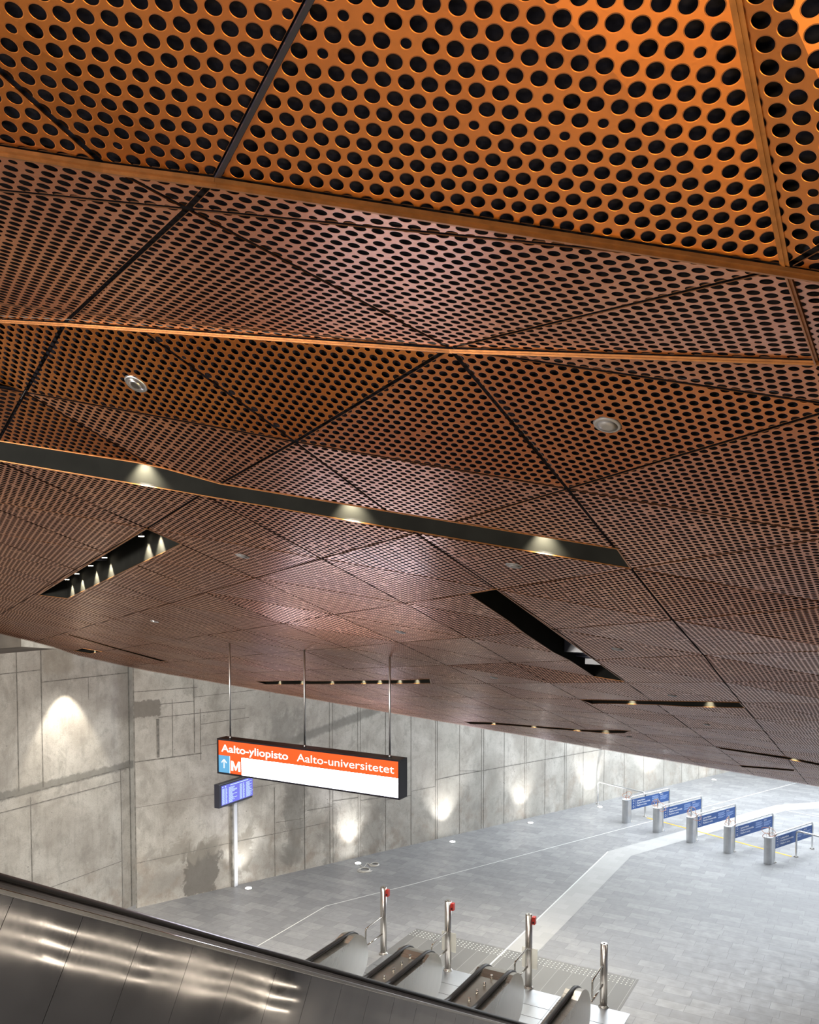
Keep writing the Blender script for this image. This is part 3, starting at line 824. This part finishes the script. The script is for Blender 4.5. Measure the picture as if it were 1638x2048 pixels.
def seg(q0, z0, q1, z1, wd):
    a, b = sq(SF-.005, q0, z0), sq(SF-.005, q1, z1); mb.bar(a, b, wd, .0016, up=S)
seg(ca, za-.058, ca, za+.062, .014); seg(ca, za+.066, ca-.045, za+.02, .014); seg(ca, za+.066, ca+.045, za+.02, .014)
mb.build('arrow', M['s_letter'], sign)
for (u, v), vb in (((459, 1287), 1474), ((608.5, 1299), 1496), ((779.5, 1311), 1518)):
    top = hit(u, v)+E8
    sc_ = SF+D/2; r = ray(u, v); top2 = r*(sc_/r.dot(S)); P = Vector((top2.x, top2.y, 0))
    zc = top2.z+EYE
    mb = MB(); mb.cyl(P+Z*(zt+b_), P+Z*(zc+.0), .0125, 16); mb.build('hanger_rod', M['satin'], sign)
    mb = MB(); mb.cyl(P+Z*(zt+b_), P+Z*(zt+b_+.035), .024, 16, .014); mb.build('rod_socket', M['satin'], sign)

# ------------------------------------------------------------------ departure display on its pole
pb_ = at_z(469.5, 1771.5)
disp = empty('departure_display', pb_, 'blue departure board screen on a pale pole standing against the concrete wall', 'display')
mb = MB(); zpt = 2.6
mb.box(pb_+Z*zpt/2, S, Q, Z, .055, .06, zpt/2); mb.build('pole', M['polewhite'], disp, .004)
mb = MB(); mb.box(pb_+Z*zpt/2-S*.085, S, Q, Z, .02, .03, zpt/2); mb.build('cable_duct', M['joint'], disp)
qd = pb_.dot(Q)+.22
k1, k2, k3, k4 = at_q(438.5, 1561.5, qd), at_q(515.8, 1554.5, qd), at_q(438.5, 1611, qd), at_q(515, 1598, qd)
s0, s1 = (k1.dot(S)+k3.dot(S))/2, (k2.dot(S)+k4.dot(S))/2; z1_, z0_ = (k1.z+k2.z)/2, (k3.z+k4.z)/2
mb = MB(); mb.box(sq((s0+s1)/2, qd-.09, (z0_+z1_)/2), S, Q, Z, (s1-s0)/2, .08, (z1_-z0_)/2); mb.build('casing', M['screenframe'], disp, .01)
mb = MB(); ma, mc = .09, .07
a0, a1, y0, y1 = s0+ma, s1-ma, z0_+.055, z1_-.05
mb.box(sq((a0+a1)/2, qd-.008, (y0+y1)/2), S, Q, Z, (a1-a0)/2, .003, (y1-y0)/2); scr = mb.build('screen', M['d_blue'], disp)
mb = MB(); ww, hh = a1-a0, y1-y0; rt = random.Random(3)
def rowbar(x0, x1, y, h): mb.box(sq(a0+ww*(x0+x1)/2, qd-.0035, y0+hh*y), S, Q, Z, ww*(x1-x0)/2, .001, hh*h/2)
rowbar(.25, .78, .93, .035); rowbar(.88, .97, .93, .05); rowbar(.02, .05, .92, .05); rowbar(.10, .13, .92, .06)
for k in range(17):
    y = .82-k*.0475
    for bx in (0, .51):
        rowbar(.015+bx, .085+bx, y, .022); rowbar(.11+bx, .155+bx+rt.uniform(-.01, .01), y, .022)
        rowbar(.205+bx, .205+bx+rt.choice((.10, .11, .12, .13, .17, .24)), y, .022)
mb.build('timetable_lines', M['d_text'], disp)

# ------------------------------------------------------------------ floor uplights
UL = [(497, 1777, 'glowing round floor uplight at the foot of the departure display pole', 60, -.10), (716, 1727, 'glowing round floor uplight with the loose cable coils lying beside it', 75, .0),
      (905, 1684, 'glowing round floor uplight, the next one right of the cable coils', 110, .05), (1061, 1646, 'glowing round floor uplight, the last one left of the wall side handrail', 70, 0),
      (1200, 1614, 'glowing round floor uplight at the foot of the wall side handrail', 130, 0), (1323, 1587, 'glowing round floor uplight seen just over the first gate barrier', 70, 0),
      (1428, 1560, 'glowing round floor uplight farthest away, near the ceiling edge', 70, 0)]
for (u, v, lab, pw, tilt) in UL:
    P = at_z(u, v); root = empty('floor_uplight', P, lab, 'floor light', 'uplights along the concrete wall')
    mb = MB(); mb.cyl(P, P+Z*.012, .105, 32, .098); mb.build('ring', M['steel'], root)
    mb = MB(); mb.cyl(P+Z*.0125, P+Z*.016, .080, 32, .075); mb.build('lens', M['lens'], root)
    aim = P - WN*.38 + Z*2.2 + WV*tilt
    spot('uplight_lamp', P+Z*.05, aim, pw*1.35, 80, 1, .06, (1, .98, .95), root)
    spot('uplight_lamp', P+Z*.06, P+Z*1.0-Vector((0, .45, 0)), 260 if v > 1720 else 160, 80, 1, .14, (.80, .80, 1), root)
# warm wall washer from the small opening on the left
spot('wall_washer', wl(-1.85, 6.05, .55), wl(-1.9, 3.3, .05), 170, 60, .4, .02, (1, .90, .74))

# loose cable coils
cc = at_z(728, 1741); root = empty('cable_coils', cc, 'loose white cable coils lying on the floor beside the second uplight', 'cable')
mb = MB()
for (u, v, r1, n_) in ((728, 1741, .17, 3), (749, 1730, .13, 3)):
    c = at_z(u, v)
    for k in range(n_):
        rr = r1*(1-.12*k); ph = k*.8
        mb.tube([c + Vector((math.cos(t)*rr+.01*k, math.sin(t)*rr*1.1, .012+.010*k)) for t in [2*math.pi*i/28+ph for i in range(28)]], .009, 8, True)
mb.tube(smooth_path([at_z(719, 1729)+Z*.01, at_z(727, 1735)+Z*.01, at_z(735, 1727)+Z*.01, at_z(741, 1733)+Z*.01, at_z(748, 1733)+Z*.01]), .008, 8)
mb.tube(smooth_path([at_z(733, 1745)+Z*.01, at_z(740, 1744)+Z*.012, at_z(744, 1742)+Z*.01]), .016, 8)
mb.build('coil', M['cable'], root)

# ------------------------------------------------------------------ escalators
RT, RS, RB = 1.12, 12.12, math.radians(29.8)   # rail height, where the slope starts, slope
def railpath(smin):
    P = []; sl = math.tan(RB); s = smin; h = .24
    while s < RS-h-.05: P.append((s, RT+sl*(RS-s))); s += .35
    for k in range(9):                         # transition curve
        t = k/8; P.append((RS-h+2*h*t, RT + sl*h*(1-t)**2))
    P += [(12.7, RT), (13.0, RT), (13.35, RT)]
    return P
def newel_arc(c=(13.58, .60), r=.52, a0=90, a1=-60, n=16):
    return [(c[0]+r*1.02*math.cos(math.radians(a0+(a1-a0)*k/n)), c[1]+r*math.sin(math.radians(a0+(a1-a0)*k/n))) for k in range(n+1)]
SMIN = 1.2
def balustrade(root, q0, q1, smin=SMIN, depth=.95, name='balustrade'):
    """solid steel side between q0<q1; profile under the rail"""
    top = [(s, z-.075) for s, z in railpath(smin)]
    bot = [(s, max(.02, RT-.075+math.tan(RB)*(RS-s)-depth)) for s, z in top]
    arc = [(s-.02, z) for s, z in newel_arc(r=.50)][:-1]
    ring = [(13.35, 1.045)] + arc + [(13.70, .10), (13.62, .02), (13.35, .02)]
    c_, s_ = math.cos(RB), math.sin(RB); cen = (13.45, .55)
    mb = MB()
    def fc(pts, qs):
        P = [sq(a, q, z) for (a, z), q in zip(pts, qs)]
        mb.face(P, [(a*c_-z*s_, a*s_+z*c_) for a, z in pts])
    for k in range(len(top)-1):
        for q in (q0, q1): fc([top[k], top[k+1], bot[k+1], bot[k]], [q]*4)
        fc([top[k], top[k+1], top[k+1], top[k]], [q0, q0, q1, q1]); fc([bot[k], bot[k+1], bot[k+1], bot[k]], [q0, q0, q1, q1])
    for k in range(len(ring)):
        a, b = ring[k], ring[(k+1) % len(ring)]
        for q in (q0, q1): fc([a, b, cen], [q]*3)
        if k < len(ring)-1: fc([a, b, b, a], [q0, q0, q1, q1])
    return mb.build(name, M['newel'], root)
def handrail(root, qc, smin=SMIN):
    P = [(s, z-.018) for s, z in railpath(smin)] + [(s, z-.018) for s, z in newel_arc(r=.52, a1=-10)][1:]
    mb = MB(); mb.tube([sq(s, qc, z) for s, z in P], .021, 14, sx=1.9, sy=1., upv=Q.cross(S)*-1)
    mb.build('handrail', M['rubber'], root)
    P2 = [(s, z-.052) for s, z in railpath(smin)] + [(s-.0, z-.0) for s, z in newel_arc(r=.485, a1=20)][1:]
    mb = MB(); mb.tube([sq(s, qc, z) for s, z in P2], .016, 8, sx=1.5, sy=1, upv=Q.cross(S)*-1)
    mb.build('rail_guide', M['mastic'], root)
def steps(root, qa, qb_):
    mb = MB(); s = 12.5; z = .01; mb.box(sq(12.9, (qa+qb_)/2, -.02+.035), S, Q, Z, .5, (qb_-qa)/2, .012)
    while s > SMIN:
        z += .2; s -= .2/math.tan(RB)
        if s < SMIN: break
        mb.box(sq(s, (qa+qb_)/2, z-.1), S, Q, Z, .2, (qb_-qa)/2, .1)
    mb.build('steps', M['mastic'], root)
BAL = [(-9.12, -8.78), (-7.86, -7.10), (-6.28, -5.50), (-4.62, -4.30)]
BAL = [(-9.10, -8.80), (-7.80, -7.16), (-6.20, -5.52), (-4.58, -4.30)]
RAILS = [[-8.97], [-7.72, -7.27], [-6.12, -5.64], [-4.46]]
labs = ['leftmost escalator, with the newel nearest the concrete wall', 'middle escalator between the two studded steel decks', 'rightmost escalator with long brushed steel side in the foreground']
for e in range(3):
    qa, qb_ = BAL[e][1], BAL[e+1][0]
    root = empty('escalator', sq(13, (qa+qb_)/2), labs[e], 'escalator', 'escalators rising to the left')
    if e == 0: balustrade(root, *BAL[0]); handrail(root, RAILS[0][0])
    balustrade(root, *BAL[e+1])
    for r_ in RAILS[e+1]: handrail(root, r_)
    steps(root, qa, qb_)
    if e < 2:                                    # raised deck with studs between two rails
        q0, q1 = BAL[e+1]; cq = (q0+q1)/2
        mb = MB(); P = [p for p in railpath(6.0)]
        for (a, b) in zip(P[:-1], P[1:]):
            mb.face([sq(a[0], q0+.14, a[1]-.07), sq(b[0], q0+.14, b[1]-.07), sq(b[0], q1-.14, b[1]-.07), sq(a[0], q1-.14, a[1]-.07)],
                    [(a[0], 0), (b[0], 0), (b[0], .4), (a[0], .4)])
        mb.build('deck', M['newel'], root)
        for s_ in (13.36, 13.06, 12.76, 12.45):
            zz = RT-.07
            mb = MB(); c = sq(s_, cq+.02, zz); mb.cyl(c, c+Z*.07, .022, 16); mb.build('stud', M['polish'], root)
# foreground cladding: one tall steel side with panels, strips and joints
fg = root
mb = MB(); sl = math.tan(RB); cp, spn = math.cos(RB), math.sin(RB)
def along(d, dn, q): # d: distance along slope measured from (s=0), dn: distance below the rail line
    s = d*cp; zz = RT + math.tan(RB)*RS - d*spn
    return sq(s - dn*spn, q, zz - dn*cp)
s_lo = 12.15/cp
step_ = .55; k0 = .30
d = k0
while d < 12.9:
    e_ = min(d+step_-.004, 13.2)
    mb.face([along(d, .105, -4.288), along(e_, .105, -4.288), along(e_, 2.4, -4.288), along(d, 2.4, -4.288)],
            [(d, 0), (e_, 0), (e_, 2.3), (d, 2.3)])
    d += step_
mb.build('side_cladding', M['clad'], fg)
mb = MB(); mb.box(along(6.8, 1.25, -4.42), Vector(S*cp - Z*spn), Q, Vector(S*spn+Z*cp), 6.3, .125, 1.1); mb.build('truss', M['mastic'], fg)
mb = MB()
a, b = along(-.2, .088, -4.30), along(13.3, .088, -4.30)
mb.bar(a, b, .055, .030, up=Q.cross(S)*-1); mb.build('skirt_strip', M['polish'], fg, .004)
mb = MB(); a, b = along(-.2, .062, -4.325), along(13.3, .062, -4.325)
mb.bar(a, b, .05, .018, up=Q.cross(S)*-1); mb.build('glossy_band', M['edge'], fg)

# guard posts at the escalator feet
PB = [(767, 1908), (896, 1941), (1057, 1976), (1207, 2014)]; PBH = [1.44, 1.44, 1.46, 1.2]
plab = ['tall steel guard post with red reader box, farthest left of the escalator posts', 'tall steel guard post with red reader box, second from the wall', 'tall steel guard post with red reader box standing on the pale path line', 'short steel guard post without any red box, on the right']
for k, (u, v) in enumerate(PB):
    P = at_z(u, v); hh = PBH[k]; root = empty('guard_post', P, plab[k], 'post', 'guard posts at the escalators')
    mb = MB(); mb.cyl(P+Z*.01, P+Z*hh, .068, 32); mb.build('post', M['steel'], root)
    mb = MB(); mb.cyl(P+Z*.008, P+Z*.035, .10, 32, .085); mb.cyl(P+Z*.035, P+Z*.05, .085, 32, .07); mb.build('base_ring', M['polish'], root)
    mb = MB(); mb.cyl(P+Z*hh, P+Z*(hh+.008), .069, 32, .06); mb.cyl(P+Z*(hh+.008), P+Z*(hh+.022), .016, 12); mb.build('cap', M['polish'], root)
    if k in (1, 2):
        mb = MB(); mb.cyl(P+Z*.80, P+Z*.812, .071, 32); mb.build('collar', M['polish'], root)
        mb = MB(); mb.box(P+S*.0+Q*.02+Z*.60, Q, S, Z, .16, .004, .20); mb.box(P+S*.12+Q*.0+Z*.60, Q, S, Z, .0001, .0001, .0001)
        gl = mb.build('guard_pane', M['glass'], root)
    # bent tubes back to the newel
    for zz in (.82, .45):
        if zz == .82:
            pts = [P+Z*zz, P+Z*zz-S*.20+Z*.0, P+Z*(zz-.0)-S*.62-Z*.02, P-S*.70+Z*(zz-.05), P-S*.71+Z*(zz-.16), P-S*.71+Z*.46]
        else: pts = [P+Z*zz, P+Z*(zz-.01)-S*.4, P-S*.76+Z*(zz-.02)]
        mb = MB(); mb.tube(smooth_path(pts, 6) if zz == .82 else pts, .019, 12); mb.build('link_tube', M['polish'], root)
    if k < 3:
        rb = MB(); c = P+Z*(hh-.10)+Q*.105+S*.0
        rb.box(c, Q, S, Z, .034, .045, .075); o_ = rb.build('reader_box', M['red'], root, .012)
        mb = MB(); mb.box(c-S*.046-Z*.03, Q, S, Z, .014, .003, .02); mb.build('slot', M['black'], o_)

# ------------------------------------------------------------------ ticket gate line
RB_ = [((1251, 1645), .75), ((1313, 1664), .76), ((1380, 1684), .76), ((1455, 1705), .77), ((1536, 1727), .74)]
FR = [((1261, 1643), (1333, 1614)), ((1325, 1662), (1397, 1635)), ((1393, 1681), (1466, 1656)), ((1468, 1703), (1541, 1676)), ((1548, 1725), (1618, 1699))]
glab = ['nearest the concrete wall', 'second out from the wall', 'in the middle of the row', 'second from the free right end', 'at the free right end, beside the lone handrail']
for k, ((u, v), hh) in enumerate(RB_):
    P = at_z(u, v); root = empty('reader_pedestal', P, 'grey steel reader pedestal with loose cables, ' + glab[k], 'pedestal', 'reader pedestals of the gate line')
    mb = MB(); prof = []
    R = .115
    for i in range(21):
        t = math.radians(60+240*i/20); prof.append(P + WV*(math.cos(t)*R*1.0) + WN*(math.sin(t)*R))
    prof += [P+WV*.15-WN*.10, P+WV*.15+WN*.10]
    mb.prism(prof, Z*hh); b0_ = mb.build('body', M['satin'], root)
    mb = MB(); mb.prism([p+Z*(hh+.002) for p in [P+(q-P)*1.03 for q in prof]], Z*.012); mb.build('top_plate', M['polewhite'], root)
    mb = MB(); mb.bar(P+Z*(hh+.01)+WV*.04, P+Z*(hh+.30)+WV*.04, .03, .02, up=WV); mb.build('mast', M['satin'], root)
    rr = random.Random(50+k)
    for j in range(3):
        c = P+Z*(hh+.16)+WV*.02; pts = []; r1 = rr.uniform(.09, .17); ax = rr.uniform(-1.4, 1.4); lean = rr.uniform(-.3, .3)
        e1 = (Vector((1, ax, 0))).normalized()
        for i in range(25):
            t = 2*math.pi*i/25; rk = r1*(1+.28*math.sin(2*t+k+j)+.12*math.sin(3*t+2*j)); pts.append(c + e1*(math.sin(t)*rk+lean*.35) + Z*(math.cos(t)*rk*.75-.05*j) + Vector((0, .05*j*math.sin(t+k), 0)))
        mb = MB(); mb.tube(pts, .007, 6, True); mb.build('cable_loop', M['orangecable'] if j != 1 else M['cable'], root)
    if k in (2, 3):
        mb = MB(); mb.tube(smooth_path([P+Z*(hh+.02)+WV*.1, P+Z*(hh-.1)+WV*.2-WN*.1, P+Z*(hh-.25)+WV*.22-WN*.1, P+Z*(hh-.1)+WV*.32]), .007, 6); mb.build('cable', M['orangecable'], root)
def frame_tube(root, A_, B_, hh, r, name='frame'):
    e = (B_-A_).normalized(); R = .10; pts = [A_+Z*.01]
    for t in range(0, 7): a = math.pi/2*t/6; pts.append(A_+Z*(hh-R+R*math.sin(a))+e*(R-R*math.cos(a)))
    for t in range(0, 7): a = math.pi/2*t/6; pts.append(B_+Z*(hh-R+R*math.cos(a))-e*(R-R*math.sin(a)))
    pts.append(B_+Z*.01); mb = MB(); mb.tube(pts, r, 12); mb.build(name, M['satin'], root)
    for p in (A_, B_):
        mb = MB(); mb.cyl(p, p+Z*.012, r*2.4, 20); mb.build('foot_plate', M['polish'], root)
for k, (a, b) in enumerate(FR):
    A_, B0 = at_z(*a), at_z(*b); A0 = A_
    L_ = 2.02; e = WV; B_ = A_+e*L_
    root = empty('gate_barrier', A_, 'steel loop barrier with blue panel, ' + glab[k], 'barrier', 'blue panel barriers of the gate line')
    hh = .80; frame_tube(root, A_, B_, hh, .027)
    mb = MB(); c = (A_+B_)/2
    mb.box(c+Z*.55, e, WN, Z, L_/2-.035, .008, .165); pn = mb.build('blue_panel', M['blue'], root)
    o_ = A_ + WN*.0095; ax = e
    def T(txt, x0, x1, z0, cap, bold): return put_text('lettering', txt, o_, ax, Z, x0, x1, z0, cap, M['whitepaint'], pn, bold)
    T('Laiturialue', .30, .72, .615, .052, .02); T('Plattformsområde', .30, .98, .535, .052, .01); T('Platform area', .30, .80, .455, .052, .01)
    mb = MB()
    for (x0, x1, zz) in [(1.08, 1.42, .66), (1.08, 1.38, .635), (1.08, 1.45, .60), (1.08, 1.4, .575), (1.08, 1.45, .53), (1.08, 1.36, .505), (1.52, 1.9, .60), (1.52, 1.85, .57), (1.52, 1.9, .53), (1.52, 1.8, .50)]:
        mb.box(o_+ax*(x0+x1)/2+Z*zz, ax, WN, Z, (x1-x0)/2, .001, .006)
    mb.build('small_print', M['bluepale'], pn)
    put_text('lettering', 'M1', o_, ax, Z, 1.53, 1.66, .635, .05, M['whitepaint'], pn, 0)
    mb = MB()
    for zz, ang in ((.655, 1.0), (.57, .5), (.47, 1.0)):      # ring, bar and disc pictograms
        c_ = o_+ax*.13+Z*zz
        if ang == 1.0:
            mb.tube([c_+ax*math.cos(t)*.032+Z*math.sin(t)*.032 for t in [2*math.pi*i/20 for i in range(20)]], .005, 6, True)
        else: mb.box(c_, ax, WN, Z, .03, .001, .006)
    mb.box(o_+ax*.22+Z*.55, ax, WN, Z, .003, .001, .13)
    mb.build('pictograms', M['whitepaint'], pn)
    mb = MB()
    for zz in (.45, .64):
        for p in (A_, B_): mb.cyl(p+Z*zz-e*.0, p+Z*zz+(c-p).normalized()*.05, .012, 10)
    mb.build('clips', M['polish'], root)
for (A_, B_, lab) in ((at_z(1592, 1714), at_z(1592, 1714)-(Vector((-WN.x, -WN.y, 0)))*1.9, 'lone steel loop handrail at the right edge, before the last barrier'),
                      (at_z(1195.5, 1608), None, 'steel loop handrail running out from the concrete wall to the first gate')):
    if B_ is None:
        B_ = at_z(1290, 1633)
    root = empty('handrail_loop', A_, lab, 'handrail')
    frame_tube(root, A_, B_, .76 if B_.x > 11.1 or A_.x > 10 else .80, .027)

# unseen inclined glow tubes, added for the streaks mirrored in the steel cladding
for k, zz in enumerate((0, -.27, -.52)):
    def tz(s_): return 3.84-.583*(s_-6.61)+zz*.9
    mb = MB(); A1, B1 = sq(1.6, .92, tz(1.6)), sq(12.6, .92, tz(12.6))
    mb.bar(A1, B1, .022, .022)
    for t_ in (.05, .3, .55, .8, .97): mb.bar(A1+(B1-A1)*t_, A1+(B1-A1)*t_+Q*.58, .02, .02)
    tag(mb.build('added_streak_tube', M['tubeglow']), ['upper', 'middle', 'lower'][k] + ' unseen warm glow tube of three, added for streaks in the steel cladding', 'lamp', 'glow tubes added for the cladding streaks')
